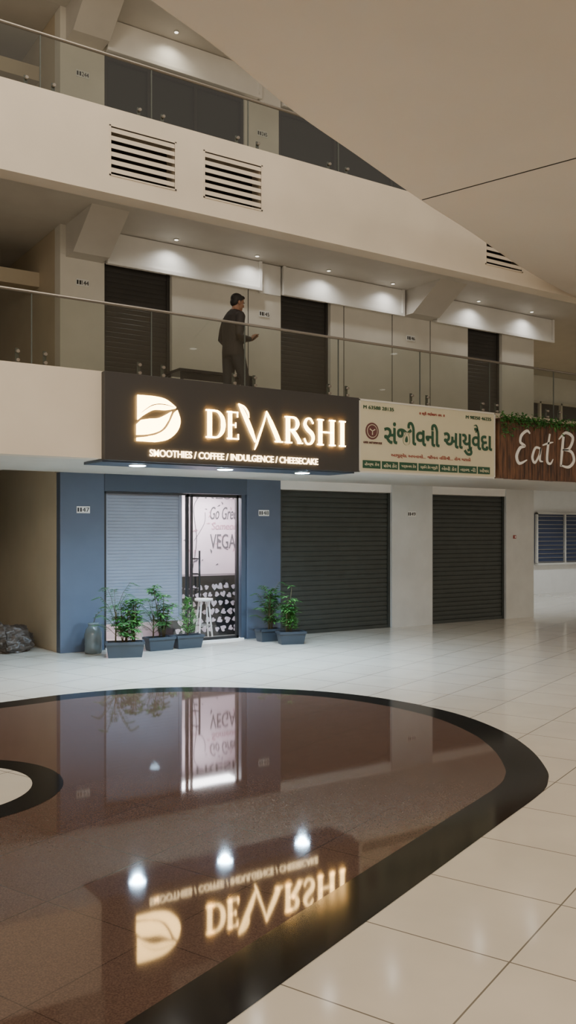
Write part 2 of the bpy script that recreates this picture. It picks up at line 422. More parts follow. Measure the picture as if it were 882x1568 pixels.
# ---------------------------------------------------------------- shutters & doors
def slats(name, xa, xb, y, z0, z1, pitch, depth, mat, bottom='black', parent=None):
    b = B(name); i = b.mi(mat)
    n = int((z1-z0)/pitch); prev = None
    for k in range(n):
        for (dz, dy) in ((0.0, 0.0), (0.10, -depth*0.8), (0.5, -depth), (0.88, -depth*0.8), (0.97, 0)):
            z = z0+(k+dz)*pitch
            c = (b.bm.verts.new((xa, y+dy, z)), b.bm.verts.new((xb, y+dy, z)))
            if prev:
                f = b.bm.faces.new((prev[0], prev[1], c[1], c[0])); f.material_index = i
            prev = c
    b.box(xa, xb, y-depth-0.012, y+0.01, z0-0.06, z0+0.0, bottom)
    b.box(xa-0.0, xa+0.05, y-depth-0.02, y+0.03, z0-0.06, z1, bottom); b.box(xb-0.05, xb, y-depth-0.02, y+0.03, z0-0.06, z1, bottom)
    b.box(xa, xb, y+0.012, y+0.03, z0, z1, mat)
    return b.done(parent, normals=False)
slats("roller_shutter", 8.175, 10.605, YW+0.08, 0.062, 2.47, 0.085, 0.010, 'dark', 'dark')
slats("roller_shutter", 11.615, 13.615, YW+0.08, 0.062, 2.47, 0.085, 0.010, 'dark', 'dark')
slats("roller_shutter", 5.10, 6.40, YW+0.18, 0.42, 2.36, 0.050, 0.008, 'shutter', 'shutter')

dn = 1
for (a, c) in ((5.04, 6.15), (8.17, 9.21), (12.54, 13.5)):
    slats("door_%d" % dn, a+.003, c-.003, YW+0.10, 3.42, 5.77, 0.075, 0.004, 'darkdoor', 'darkdoor'); dn += 1
wn = 1
for (a, c, mul) in ((5.04, 7.46, (5.75, 6.55)), (8.13, 12.2, (9.3, 10.6))):
    b = B("window_%d" % wn); wn += 1
    a += .003; c -= .003
    b.box(a, c, YW+0.08, YW+0.12, 6.505, 8.88, 'winglass')
    for x in (a, *mul, c-0.05): b.box(x, x+0.05, YW+0.03, YW+0.08, 6.505, 8.80, 'black')
    b.box(a, c, YW+0.03, YW+0.08, 8.80, 8.88, 'black')
    b.done()

def plate(x, z, num):
    b = B("unit_number_plate")
    b.box(x-0.10, x+0.10, YW-0.012, YW-0.001, z-0.05, z+0.05, 'label')
    b.text(num, x-0.015, x+0.09, z-0.032, z+0.032, YW-0.013, 'black')
    b.box(x-0.09, x-0.065, YW-0.014, YW-0.011, z-0.03, z+0.03, 'black'); b.box(x-0.05, x-0.025, YW-0.014, YW-0.011, z-0.03, z+0.03, 'black')
    b.done()
plate(4.71, 2.08, "47"); plate(7.83, 2.07, "48"); plate(11.08, 2.09, "49")
plate(4.70, 5.40, "144"); plate(7.84, 5.37, "145"); plate(11.06, 5.36, "146")
plate(4.70, 8.45, "244"); plate(7.80, 8.35, "245")
b = B("fire_alarm_button"); b.box(13.82, 13.88, YW-0.03, YW-0.001, 1.62, 1.69, 'redink'); b.box(13.835, 13.865, YW-0.036, YW-0.03, 1.635, 1.675, 'label'); b.done(bevel=0.004)

# ---------------------------------------------------------------- shop interior
b = B("wall_shop_interior")
b.box(5.0, 8.2, 13.75, 13.85, 0, H0, 'mural')
b.box(4.90, 5.0, yb, 13.85, 0, H0, 'mural'); b.box(8.2, 8.3, yb+0.1, 13.85, 0, H0, 'mural')
b.box(4.9, 8.3, yb, 13.85, 2.5, H0, 'white')
b.text("Go Green", 7.52, 8.14, 1.98, 2.20, 13.745, 'ink', shear=0.3)
b.text("Someone", 7.55, 8.15, 1.80, 1.92, 13.745, 'pinkink', shear=0.2)
b.text("VEGAN", 7.52, 8.18, 1.46, 1.72, 13.745, 'ink')
b.text("FRESH", 7.25, 8.18, 2.34, 2.48, 13.745, 'ink')
for k in range(26):
    x = random.uniform(7.0, 8.15); z = random.uniform(1.1, 2.3)
    a = random.uniform(0, 6.28); L = random.uniform(0.04, 0.11)
    b.band([(x, z), (x+L*.5*math.cos(a)+.01, z+L*.5*math.sin(a)), (x+L*math.cos(a), z+L*math.sin(a))], [0.002, L*0.35, 0.002], 13.742, 0.004, 'pinkink' if k % 2 else 'ink')
b.band([(7.15, 1.0), (7.25, 1.6), (7.2, 2.2), (7.4, 2.45)], [0.012]*4, 13.742, 0.004, 'ink')
b.band([(7.2, 1.6), (7.4, 1.9), (7.42, 2.1)], [0.008]*3, 13.742, 0.004, 'ink')
b.done()
b = B("serving_counter")
b.box(6.5, 8.15, 13.15, 13.70, 0.05, 0.92, 'black'); b.box(6.46, 8.17, 13.10, 13.72, 0.92, 1.02, 'black')
b.box(6.52, 8.13, 13.18, 13.7, 0.0, 0.05, 'black')
heart = [(0, -.5), (.35, -.12), (.48, .15), (.40, .38), (.2, .45), (0, .25), (-.2, .45), (-.40, .38), (-.48, .15), (-.35, -.12)]
for r in range(6):
    for c in range(13):
        hx = 6.58+c*.125+(.06 if r % 2 else 0)+random.uniform(-.02, .02); hz = .13+r*.14+random.uniform(-.015, .015); an = random.uniform(-2.2, 2.2); s = random.uniform(.08, .12)
        if hx > 8.1: continue
        b.prism([(hx+s*(u*math.cos(an)-v*math.sin(an)), 13.143, hz+s*(u*math.sin(an)+v*math.cos(an))) for u, v in heart], (0, .006, 0), 'mural')
b.done()
for sx, sy in ((6.95, 12.92), (5.75, 13.0)):
    b = B("bar_stool")
    b.tube([(sx, sy, 0.62), (sx, sy, 0.66)], [0.15, 0.15], 'white', seg=24)
    for a in range(4):
        t = a*math.pi/2+0.6
        b.tube([(sx+.09*math.cos(t), sy+.09*math.sin(t), 0.62), (sx+.16*math.cos(t), sy+.16*math.sin(t), 0.0)], [0.014, 0.014], 'white')
    b.tube([(sx+.14*math.cos(k*math.pi/4), sy+.14*math.sin(k*math.pi/4), 0.22) for k in range(9)], [0.008]*9, 'steel')
    b.done()

b = B("door_glass_shopfront")
y0 = YW+0.05
b.face([(5.06, y0, .03), (6.42, y0, .03), (6.42, y0, 2.36), (5.06, y0, 2.36)], 'shopglass')
b.face([(6.52, y0, .05), (7.36, y0, .05), (7.36, y0, 2.32), (6.52, y0, 2.32)], 'shopglass')
for (xa, xb, za, zb) in ((6.42, 6.46, 0, 2.36), (6.50, 6.53, 0.03, 2.34), (7.33, 7.37, 0, 2.36), (7.42, 7.505, 0, 2.36),
                         (6.42, 7.42, 2.31, 2.36), (6.50, 7.37, 0.02, 0.07), (5.045, 5.08, 0, 2.36), (5.045, 6.42, 2.33, 2.36)):
    b.box(xa, xb, y0-0.02, y0+0.04, za, zb, 'black' if xb < 7.4 or xa == 6.42 else 'bluedark')
b.box(5.06, 7.45, y0-0.06, y0+0.08, 0.0, 0.025, 'white')
b.tube([(6.62, y0-0.07, 0.72), (6.62, y0-0.07, 1.46)], [0.016, 0.016], 'black')
b.tube([(6.56, y0+0.07, 0.72), (6.56, y0+0.07, 1.46)], [0.016, 0.016], 'black')
for z in (0.85, 1.09, 1.33): b.tube([(6.62, y0-0.07, z), (6.62, y0, z), (6.56, y0+0.07, z)], [0.012]*3, 'black')
b.done(normals=False)

# ---------------------------------------------------------------- glass railings
def railing(zt, seams, z0):
    e = empty("glass_railing", (6, 10.12, z0))
    b = B("panels"); xs = [X0] + seams + [26.5]
    for k in range(len(xs)-1):
        xa, xb = xs[k]+.008, xs[k+1]-.008
        b.face([(xa, 10.106, z0+.002), (xb, 10.106, z0+.002), (xb, 10.106, zt-.01), (xa, 10.106, zt-.01)], 'glass')
    b.done(e, normals=False)
    b = B("handrail"); b.tube([(X0, 10.106, zt+0.01), (26.5, 10.106, zt+0.01)], [(0.024, 0.018)]*2, 'railsteel', seg=14)
    b.done(e)
    b = B("brackets")
    for x in seams:
        b.box(x-0.006, x+0.006, 10.098, 10.114, z0+0.001, zt-0.01, 'seam')
        for dx in (-0.16, 0.16):
            for dz in (0.06, 0.16):
                b.tube([(x+dx, 10.075, z0+dz), (x+dx, 10.14, z0+dz)], [0.019, 0.019], 'railsteel', ref=(0, 0, 1))
            b.box(x+dx-0.02, x+dx+0.02, 10.125, 10.14, z0+0.001, z0+0.2, 'seam')
    b.done(e)
railing(4.50, [0.5, 1.9, 3.2, 4.70, 6.05, 7.60, 9.15, 10.65, 12.2, 13.8, 15.5, 18], 3.65)
railing(7.50, [0.5, 1.9, 3.3, 4.7, 6.1, 7.6, 9.1, 10.6, 12.2, 13.8, 16], 6.79)

# ---------------------------------------------------------------- lit sign
SY = YF-0.10
e = empty("illuminated_shop_sign", (5.86, SY, 3.12))
b = B("panel"); b.box(3.97, 7.75, SY, YF-0.002, 2.60, 3.64, 'signdark'); b.done(e, bevel=0.005)
LY, LD, LM = SY-0.028, 0.014, 'letter'
b = B("logo")
lx, lz, lw, lh = 4.365, 2.84, 0.58, 0.55
def Pl(pts): return [(lx+u*lw, LY, lz+v*lh) for u, v in pts]
def curve(P, n=5):
    V = [Vector(p) for p in P]; out = []
    for k in range(len(V)-1):
        p0, p1, p2, p3 = V[max(k-1,0)], V[k], V[k+1], V[min(k+2, len(V)-1)]
        for j in range(n):
            t = j/n; q = 0.5*((2*p1)+(-p0+p2)*t+(2*p0-5*p1+4*p2-p3)*t*t+(-p0+3*p1-3*p2+p3)*t**3); out.append((q.x, q.y))
    out.append(tuple(V[-1])); return out
b.prism(Pl(curve([(0.02, 1.0), (0.42, 1.0), (0.68, 0.95), (0.90, 0.80)]) + curve([(0.88, 0.77), (0.66, 0.72), (0.38, 0.70), (0.14, 0.56)]) + [(0.02, 0.46)]), (0, LD, 0), LM)
b.prism(Pl([(0.0, 0.36)] + curve([(0.10, 0.46), (0.28, 0.50), (0.52, 0.54), (0.80, 0.70)]) + curve([(0.72, 0.50), (0.56, 0.28), (0.30, 0.17), (0.0, 0.13)])), (0, LD, 0), LM)
b.prism(Pl([(0.0, 0.07)] + curve([(0.20, 0.10), (0.45, 0.17), (0.68, 0.33), (0.86, 0.68)]) + curve([(0.93, 0.74), (1.0, 0.50), (0.92, 0.26), (0.70, 0.07), (0.42, 0.0)]) + [(0.0, 0.0)]), (0, LD, 0), LM)
b.band([(lx+u*lw, lz+v*lh) for u, v in ((0.10, 0.62), (0.35, 0.80), (0.60, 0.84), (0.84, 0.80))], [0.004, 0.012, 0.012, 0.004], LY-0.004, 0.003, 'signdark')
b.done(e)

b = B("name_letters")
z0, Hh = 2.935, 0.355
def st(x, za=0.0, zb=1.0, w=0.060):
    b.box(x-w/2, x+w/2, LY, LY+LD, z0+za*Hh, z0+zb*Hh, LM)
def sf(xa, xb, z, t=0.017):
    b.box(xa, xb, LY, LY+LD, z0+z*Hh-(t if z > 0.5 else 0), z0+z*Hh+(0 if z > 0.5 else t), LM)
def bd(pts, ws): b.band([(x, z0+z*Hh) for x, z in pts], ws, LY, LD, LM)
st(5.355); sf(5.30, 5.42, 1); sf(5.30, 5.42, 0)
bd([(5.37, 0.97), (5.47, 0.95), (5.535, 0.75), (5.55, 0.5), (5.535, 0.25), (5.47, 0.05), (5.37, 0.03)], [.02, .025, .05, .062, .05, .025, .02])
st(5.65, w=0.054); sf(5.605, 5.765, 1); sf(5.605, 5.775, 0); b.box(5.65, 5.735, LY, LY+LD, z0+.49*Hh, z0+.54*Hh, LM)
b.box(5.752, 5.766, LY, LY+LD, z0+.80*Hh, z0+Hh, LM); b.box(5.762, 5.776, LY, LY+LD, z0, z0+.2*Hh, LM); b.box(5.725, 5.738, LY, LY+LD, z0+.42*Hh, z0+.61*Hh, LM)
bd([(5.775, 1.30), (5.83, 1.08), (5.90, 0.72), (5.965, 0.35), (6.03, -0.05)], [.010, .050, .060, .058, .020])
bd([(5.775, 1.30), (5.86, 1.20), (5.915, 1.0), (5.93, 0.82)], [.006, .020, .022, .004])
bd([(6.015, -0.33), (6.045, -0.12), (6.09, 0.22), (6.15, 0.65), (6.20, 1.08)], [.004, .026, .026, .020, .016])
bd([(6.195, 1.12), (6.26, 0.75), (6.33, 0.38), (6.39, 0.03)], [.012, .055, .062, .062]); sf(6.33, 6.455, 0)
st(6.535); sf(6.485, 6.60, 1); sf(6.485, 6.60, 0)
bd([(6.55, 0.97), (6.65, 0.95), (6.69, 0.75), (6.65, 0.53), (6.55, 0.50)], [.02, .03, .055, .03, .02])
bd([(6.60, 0.50), (6.66, 0.32), (6.73, 0.04)], [.05, .055, .055]); sf(6.69, 6.775, 0)
bd([(6.945, 0.80), (6.90, 0.97), (6.84, 0.95), (6.81, 0.76), (6.85, 0.58), (6.92, 0.42), (6.945, 0.24), (6.91, 0.05), (6.84, 0.03), (6.80, 0.22)], [.02, .022, .03, .045, .055, .055, .045, .03, .022, .02])
st(7.065); st(7.265); sf(7.015, 7.12, 1); sf(7.015, 7.12, 0); sf(7.215, 7.32, 1); sf(7.215, 7.32, 0); b.box(7.06, 7.27, LY, LY+LD, z0+.48*Hh, z0+.54*Hh, LM)
st(7.44); sf(7.385, 7.495, 1); sf(7.385, 7.495, 0)
b.done(e)
b = B("tagline_letters"); b.text("SMOOTHIES / COFFEE / INDULGENCE / CHEESECAKE", 4.54, 7.03, 2.665, 2.75, SY-0.014, 'letter2', ext=0.03, bold=0.012); b.done(e)

# ---------------------------------------------------------------- cream pharmacy sign
e = empty("painted_shop_sign", (9.1, SY, 3.12))
b = B("board"); b.box(7.76, 10.49, SY+0.02, YF-0.002, 2.60, 3.63, 'cream')
for (xa, xb, za, zb) in ((7.76, 10.49, 3.61, 3.635), (7.76, 10.49, 2.595, 2.62), (7.76, 7.78, 2.6, 3.63), (10.47, 10.49, 2.6, 3.63)):
    b.box(xa, xb, SY+0.012, SY+0.03, za, zb, 'frame')
b.done(e)
b = B("lettering"); ty = SY+0.014
b.text("સંજીવની આયુવેદા", 8.22, 10.42, 2.93, 3.37, ty, 'green', bold=0.02)
b.band([(10.06, 3.30), (10.10, 3.36), (10.07, 3.41), (10.02, 3.40)], [.018, .022, .02, .006], ty-.004, .006, 'green')
b.text("M 63588 28135", 7.84, 8.40, 3.50, 3.55, ty, 'green'); b.text("M 98250 46225", 9.85, 10.40, 3.50, 3.55, ty, 'green')
b.text("॥ શ્રી ગણેશાય નમઃ ॥", 8.9, 9.4, 3.48, 3.54, ty, 'redink')
b.text("આયુર્વેદ અપનાવો... જીવન નિરોગી... રોગ મટાડો", 8.35, 9.95, 2.83, 2.90, ty, 'redink')
xx = 7.83
for k, wd in enumerate((.34, .32, .36, .42, .38, .40, .28)):
    b.box(xx, xx+wd-0.02, ty-0.003, SY+0.03, 2.66, 2.77, 'green')
    b.text(("હેલ્થ કેર", "હોમ કેર", "પર્સનલ કેર", "સ્કિન કેર બ્યુટી", "બેબી કેર", "વાળ ની", "ઔષધ")[k], xx+0.03, xx+wd-0.05, 2.685, 2.745, ty-0.006, 'cream')
    xx += wd+0.01
cx, cz = 8.00, 3.19
b.prism([(cx+.12*math.cos(k*math.pi/16), ty, cz+.12*math.sin(k*math.pi/16)) for k in range(32)], (0, 0.01, 0), 'maroon')
b.prism([(cx+.095*math.cos(k*math.pi/16), ty-.002, cz+.095*math.sin(k*math.pi/16)) for k in range(32)], (0, 0.004, 0), 'cream')
b.prism([(cx+.085*math.cos(k*math.pi/16), ty-.004, cz+.085*math.sin(k*math.pi/16)) for k in range(32)], (0, 0.004, 0), 'maroon')
for k in range(3):
    a = k*math.pi/1.5+.5; b.band([(cx, cz), (cx+.055*math.cos(a), cz+.055*math.sin(a))], [.010, .016], ty-.007, .003, 'cream', smooth=False)
b.text("GMTD. NATYAPAM ELUE", 7.84, 8.18, 3.01, 3.04, ty, 'maroon')
b.done(e)

# ---------------------------------------------------------------- wooden sign with vines
e = empty("wooden_cafe_sign", (12.5, SY, 3.1))
b = B("board")
x = 10.56
while x < 14.6:
    b.box(x, x+0.19, SY, YF-0.002, 2.60+random.uniform(0, .01), 3.56, 'wood'); x += 0.197
b.done(e, bevel=0.006)
b = B("lettering")
def hs(ox, sc, pts, w): b.band([(ox+u*sc, 2.86+v*0.52) for u, v in pts], w, SY-0.012, 0.011, 'chalk', sub=5)
hs(10.93, .36, [(0.95, 0.95), (0.75, 1.03), (0.40, 0.88), (0.32, 0.66), (0.62, 0.55), (0.30, 0.48), (0.08, 0.22), (0.25, 0.0), (0.75, 0.12)], [.02, .045, .05, .045, .035, .05, .055, .05, .015])
hs(11.30, .30, [(0.75, 0.50), (0.35, 0.52), (0.10, 0.22), (0.30, 0.05), (0.65, 0.30), (0.78, 0.52), (0.70, 0.15), (0.95, 0.10)], [.03, .04, .045, .04, .03, .035, .04, .012])
hs(11.58, .32, [(0.55, 1.0), (0.38, 0.5), (0.35, 0.12), (0.60, 0.05), (0.8, 0.2)], [.03, .047, .047, .035, .01]); hs(11.55, .32, [(0.1, 0.62), (0.55, 0.70), (0.9, 0.74)], [.02, .036, .012])
hs(11.98, .42, [(0.28, 0.95), (0.20, 0.5), (0.12, -0.02)], [.05, .055, .035]); hs(11.98, .42, [(0.0, 0.85), (0.4, 1.08), (0.85, 0.95), (0.65, 0.6), (0.22, 0.52)], [.02, .045, .055, .05, .02])
hs(11.98, .42, [(0.22, 0.52), (0.75, 0.48), (0.92, 0.2), (0.6, -0.02), (0.1, 0.02)], [.02, .05, .055, .05, .02])
hs(12.45, .30, [(0.3, 0.55), (0.25, 0.1), (0.5, 0.05)], [.03, .04, .015]); hs(12.62, .30, [(0.45, 0.95), (0.3, 0.5), (0.35, 0.08), (0.7, 0.1)], [.03, .04, .04, .012]); hs(12.62, .30, [(0.1, 0.62), (0.85, 0.72)], [.02, .02])
hs(12.88, .30, [(0.2, 0.3), (0.6, 0.45), (0.45, 0.58), (0.15, 0.35), (0.3, 0.05), (0.8, 0.12)], [.02, .03, .03, .04, .035, .012])
b.done(e)
b = B("vines")
for k in range(1200):
    x = 10.58 + (random.random()**1.3)*3.6
    dens = 0.10 if x > 10.9 else 0.26
    z = 3.585 + random.gauss(0.0, 0.035) - (random.random()*dens if random.random() < 0.45 else 0)
    b.leaf((x, SY-0.02+random.uniform(-.04, .05), z), (random.uniform(-.6, 1), random.uniform(-1.2, .2), random.uniform(-1, .6)), random.uniform(.04, .08), random.uniform(.03, .05), 'leaf' if k % 3 else 'leafl')
b.tube([(10.58+.3*k, SY-0.01, 3.57+.015*math.sin(k*2)) for k in range(13)], [0.008]*13, 'stem', seg=6)
b.done(e, normals=False)

# ---------------------------------------------------------------- far right window with grille
b = B("window_%d" % wn); wn += 1
b.box(19.7, 23.5, 16.96, 16.99, 0.88, 2.28, 'bluewin')
for x in (19.7, 20.9, 22.1, 23.4): b.box(x, x+0.06, 16.90, 16.97, 0.86, 2.30, 'frame')
b.box(19.7, 23.5, 16.90, 16.97, 2.26, 2.32, 'frame'); b.box(19.7, 23.5, 16.86, 16.97, 0.82, 0.88, 'frame')
for k in range(12): b.box(19.7, 23.5, 16.92, 16.935, 0.90+k*0.118, 0.918+k*0.118, 'steel')
b.done()
b = B("window_%d" % wn); wn += 1
b.box(18.0, 24, 16.96, 16.99, 4.1, 5.4, 'winglass')
for x in (18.0, 18.9, 19.8, 20.7, 21.6, 22.5, 23.9): b.box(x, x+0.07, 16.88, 16.97, 4.05, 5.45, 'frame')
for z in (4.05, 4.85, 5.4): b.box(18, 24, 16.88, 16.97, z, z+0.06, 'frame')
b.done()

# ---------------------------------------------------------------- light fixtures
def spot(name, loc, e, col, ang=120, blend=0.8, r=0.06):
    l = bpy.data.lights.new(name, 'SPOT'); l.energy = e; l.color = col; l.spot_size = math.radians(ang); l.spot_blend = blend; l.shadow_soft_size = r
    o = bpy.data.objects.new(name, l); o.location = loc; COL.objects.link(o); return o
def area(name, loc, rot, sx, sy, e, col):
    l = bpy.data.lights.new(name, 'AREA'); l.shape = 'RECTANGLE'; l.size = sx; l.size_y = sy; l.energy = e; l.color = col
    o = bpy.data.objects.new(name, l); o.location = loc; o.rotation_euler = rot; COL.objects.link(o); return o
COOL = (0.54, 0.78, 1.0); WARM = (1.0, 0.87, 0.70); NEU = (1.0, 0.97, 0.91)
def fixture(name, x, y, z, r, mat):
    b = B(name); z -= .002
    b.tube([(x, y, z), (x, y, z-0.012)], [r+0.012, r+0.008], 'frame', seg=24)
    b.tube([(x, y, z-0.012), (x, y, z-0.016)], [r, r*0.95], mat, seg=24)
    b.done()
for x in (4.53, 5.77, 7.0):
    fixture("sign_downlight", x, 10.14, 2.585, 0.10, 'led'); spot("sign_downlight_lamp", (x, 10.14, 2.55), 430, COOL, 155)
for x in (6.06, 7.50, 8.93, 10.35, 12.5, 14.0):
    fixture("recessed_downlight", x, 12.14, 6.2, 0.03, 'ledw'); spot("corridor_lamp", (x, 12.14, 6.17), 20, NEU, 150)
for x in (6.06, 8.93, 11.5):
    fixture("recessed_downlight", x, 12.14, 9.35, 0.03, 'ledw'); spot("corridor_lamp", (x, 12.14, 9.32), 16, (1, .9, .7), 150)
fixture("recessed_downlight", 6.9, 13.0, 2.5, 0.07, 'leds')
area("shop_ceiling_lamp", (6.9, 13.15, 2.46), (0, 0, 0), 1.6, 0.5, 85, (1.0, 0.95, 0.97))
for x, y in ((16.5, 14.8), (20, 14.8), (24, 14.8)):
    fixture("recessed_downlight", x, y, 2.95, 0.08, 'leds'); spot("lobby_lamp", (x, y, 2.92), 190, (0.84, 0.93, 1.0), 150)
    spot("lobby_upper_lamp", (x, y, 6.1), 100, (1.0, 0.80, 0.50), 150)
for x, y in ((5, 0), (9, 3), (9, -3), (1, -3), (13, 5), (16, 1)):
    fixture("recessed_downlight", x, y, 5.76, 0.08, 'ledw'); spot("near_floor_fill", (x, y, 5.73), 450, WARM, 150)  # added out-of-view downlights and fill spots that brighten the near floor
area("overhead_fill", (0, 3, 13), (0, 0, 0), 8, 8, 1400, (1.0, 0.89, 0.74))  # added soft fill from above the frame, no actual fixture
area("behind_camera_fill", (-6, -6, 6), (math.radians(62), 0, math.radians(-38)), 5, 3, 850, (1.0, 0.88, 0.72))  # added warm fill from behind the camera to brighten the parapets

w = bpy.data.worlds.new("World"); scn.world = w; w.use_nodes = True
w.node_tree.nodes["Background"].inputs[0].default_value = (1.0, 0.88, 0.73, 1)
w.node_tree.nodes["Background"].inputs[1].default_value = 0.70

# ---------------------------------------------------------------- plants
def planter_box(b, cx, cy, w, dp, h, rot=0):
    R = Matrix.Translation((cx, cy, 0)) @ Matrix.Rotation(rot, 4, 'Z')
    n0 = len(b.bm.verts)
    t = 0.02; k = 0.03
    o0 = [(-w/2+k, -dp/2+k), (w/2-k, -dp/2+k), (w/2-k, dp/2-k), (-w/2+k, dp/2-k)]; o1 = [(-w/2, -dp/2), (w/2, -dp/2), (w/2, dp/2), (-w/2, dp/2)]
    i = b.mi('planter')
    lo = [b.bm.verts.new((x, y, 0.001)) for x, y in o0]; hi = [b.bm.verts.new((x, y, h-.03)) for x, y in o1]
    f = b.bm.faces.new(lo[::-1]); f.material_index = i
    for q in range(4):
        f = b.bm.faces.new((lo[q], lo[(q+1) % 4], hi[(q+1) % 4], hi[q])); f.material_index = i
    b.box(-w/2-.012, w/2+.012, -dp/2-.012, -dp/2+t, h-.035, h, 'planter'); b.box(-w/2-.012, w/2+.012, dp/2-t, dp/2+.012, h-.035, h, 'planter')
    b.box(-w/2-.012, -w/2+t, -dp/2, dp/2, h-.035, h, 'planter'); b.box(w/2-t, w/2+.012, -dp/2, dp/2, h-.035, h, 'planter')
    b.box(-w/2+t, w/2-t, -dp/2+t, dp/2-t, h-.06, h-.03, 'soil')
    b.bm.verts.ensure_lookup_table()
    for v in b.bm.verts[n0:]: v.co = R @ v.co
def umbrella(b, x, y, z, h, n, mat):
    for s in range(n):
        a = random.uniform(0, 6.28); tilt = random.uniform(0.05, 0.24)*h
        hh = h*random.uniform(0.5, 1.0)
        p0 = Vector((x+random.uniform(-.04, .04), y+random.uniform(-.03, .03), z)); p1 = Vector((p0.x+tilt*.4*math.cos(a), p0.y+tilt*.4*math.sin(a), z+hh*.55)); p2 = Vector((p0.x+tilt*math.cos(a), p0.y+tilt*math.sin(a), z+hh))
        b.tube([p0, p1, p2], [.008, .006, .003], 'stem', seg=6)
        for q in range(9):
            t = random.uniform(0.2, 1.0); c = p0.lerp(p1, t*2) if t < .5 else p1.lerp(p2, t*2-1)
            if q == 0: c = p2
            aa = random.uniform(0, 6.28); c2 = c + Vector((math.cos(aa), math.sin(aa), .35))*random.uniform(.03, .09)
            b.tube([c, c2], [.003, .002], 'stem', seg=5)
            for l in range(7):
                g = l*6.28/7+random.uniform(-.2, .2)
                b.leaf(c2, (math.cos(g), math.sin(g), random.uniform(-.35, .35)), random.uniform(.07, .12), .040, mat if random.random() < .6 else 'leafl')
def bushy(b, x, y, z, h, r, n, mat):
    b.tube([(x, y, z), (x, y, z+h*.8)], [.01, .004], 'stem', seg=6)
    for k in range(n):
        t = random.random(); rr = r*math.sin(math.pi*min(1, 0.15+t*.85))*random.uniform(.3, 1); a = random.uniform(0, 6.28)
        p = (x+rr*math.cos(a), y+rr*math.sin(a), z+.06+h*t)
        b.leaf(p, (math.cos(a), math.sin(a), random.uniform(0, 1.2)), random.uniform(.05, .09), .024, mat)
def palmy(b, x, y, z, h, n, mat):
    b.tube([(x, y, z), (x+.01, y, z+h*.5)], [.012, .008], 'stem', seg=6)
    for k in range(n):
        a = k*2.4; t = .25+.75*k/n; L = h*.33
        p0 = Vector((x, y, z+h*.5*t)); dr = Vector((math.cos(a), math.sin(a), 0)); pts = [p0+dr*L*s+Vector((0, 0, h*.50*t*math.sin(s*2.1))) for s in (0, .33, .66, 1)]
        b.tube(pts, [.004, .003, .003, .001], 'stem', seg=5)
        for s in range(12):
            u = .2+.8*s/11; q = min(int(u*3), 2); c = pts[q].lerp(pts[q+1], u*3-q)
            for sg in (1, -1):
                sd = Vector((-dr.y, dr.x, 0))*sg
                b.leaf(c, sd+dr*.6+Vector((0, 0, .1)), .10*(1.15-u*.5), .028, mat)
def potted(name, cx, cy, w, dp, h, plants, rot=0):
    e = empty(name, (cx, cy, 0)); b = B("planter"); planter_box(b, cx, cy, w, dp, h, rot); b.done(e)
    b = B("foliage")
    for kind, dx, dy, ph, *r in plants:
        z = h-.04
        if kind == 'u': umbrella(b, cx+dx, cy+dy, z, ph, 6, 'leaf')
        elif kind == 'b': bushy(b, cx+dx, cy+dy, z, ph, r[0], 360, 'leafl')
        else: palmy(b, cx+dx, cy+dy, z, ph, 14, 'leaf')
    for v in b.bm.verts:
        if v.co.y > 12.36: v.co.y = 12.36+(v.co.y-12.36)*.25
    b.done(e, normals=False)
potted("potted_plant", 5.00, 11.62, 0.52, 0.24, 0.22, [('p', -.14, 0, .92), ('u', .12, 0, .82), ('u', 0.0, 0, .6)], rot=-0.35)
potted("potted_plant", 5.72, 12.02, 0.42, 0.22, 0.20, [('u', .05, 0, .86), ('p', -.1, 0, .70)])
potted("potted_plant", 6.19, 12.02, 0.44, 0.22, 0.20, [('b', 0, 0, .52, .13)])
potted("potted_plant", 7.66, 12.05, 0.40, 0.22, 0.20, [('p', 0, 0, .84), ('u', .05, 0, .72)])
potted("potted_plant", 7.76, 11.55, 0.42, 0.24, 0.20, [('u', -.08, 0, .75), ('b', .0, 0, .25, .10)], rot=-0.3)

b = B("plastic_water_jar")
prof = [(.002, .0), (.115, .0), (.125, .03), (.122, .12), (.126, .14), (.122, .16), (.126, .27), (.11, .34), (.075, .385), (.07, .41), (.078, .415), (.078, .44), (.002, .44)]
b.tube([(4.78, 12.25, .001+z) for r, z in prof], [r for r, z in prof], 'jug', seg=28)
b.tube([(4.78, 12.25, .42), (4.81, 12.22, .55), (4.90, 12.2, .62)], [.006, .005, .003], 'stem', seg=6)
for k in range(8): b.leaf((4.81+.012*k, 12.22, .54+.01*k), (math.cos(k*2), math.sin(k*2), .3), .07, .02, 'leaf')
b.done()

b = B("rubbish_bag")
g = bmesh.ops.create_icosphere(b.bm, subdivisions=6, radius=1)
b.mi('bag')
for v in b.bm.verts:
    n = v.co.normalized(); nn = noise.fractal(n*1.8, 1.0, 2.0, 4)*0.22 + (0.5-abs(noise.noise(n*4)))*.16 + noise.noise(n*12)*.03
    s = 1+nn; v.co = Vector((3.78+n.x*.40*s, 13.15+n.y*.34*s, max(.002, .14+n.z*.23*s + (.06 if n.x < -.2 else 0))))
for f in b.bm.faces: f.smooth = True
b.done()

# ---------------------------------------------------------------- table on the corridor
FZ = 3.35
b = B("corridor_table")
b.box(5.72, 7.0, 11.35, 11.85, FZ+.70, FZ+.74, 'black')
for x in (5.76, 6.93):
    for y in (11.38, 11.79): b.box(x, x+.035, y, y+.035, FZ+.001, FZ+.70, 'black')
b.box(5.79, 6.95, 11.39, 11.41, FZ+.60, FZ+.70, 'black')
b.done()

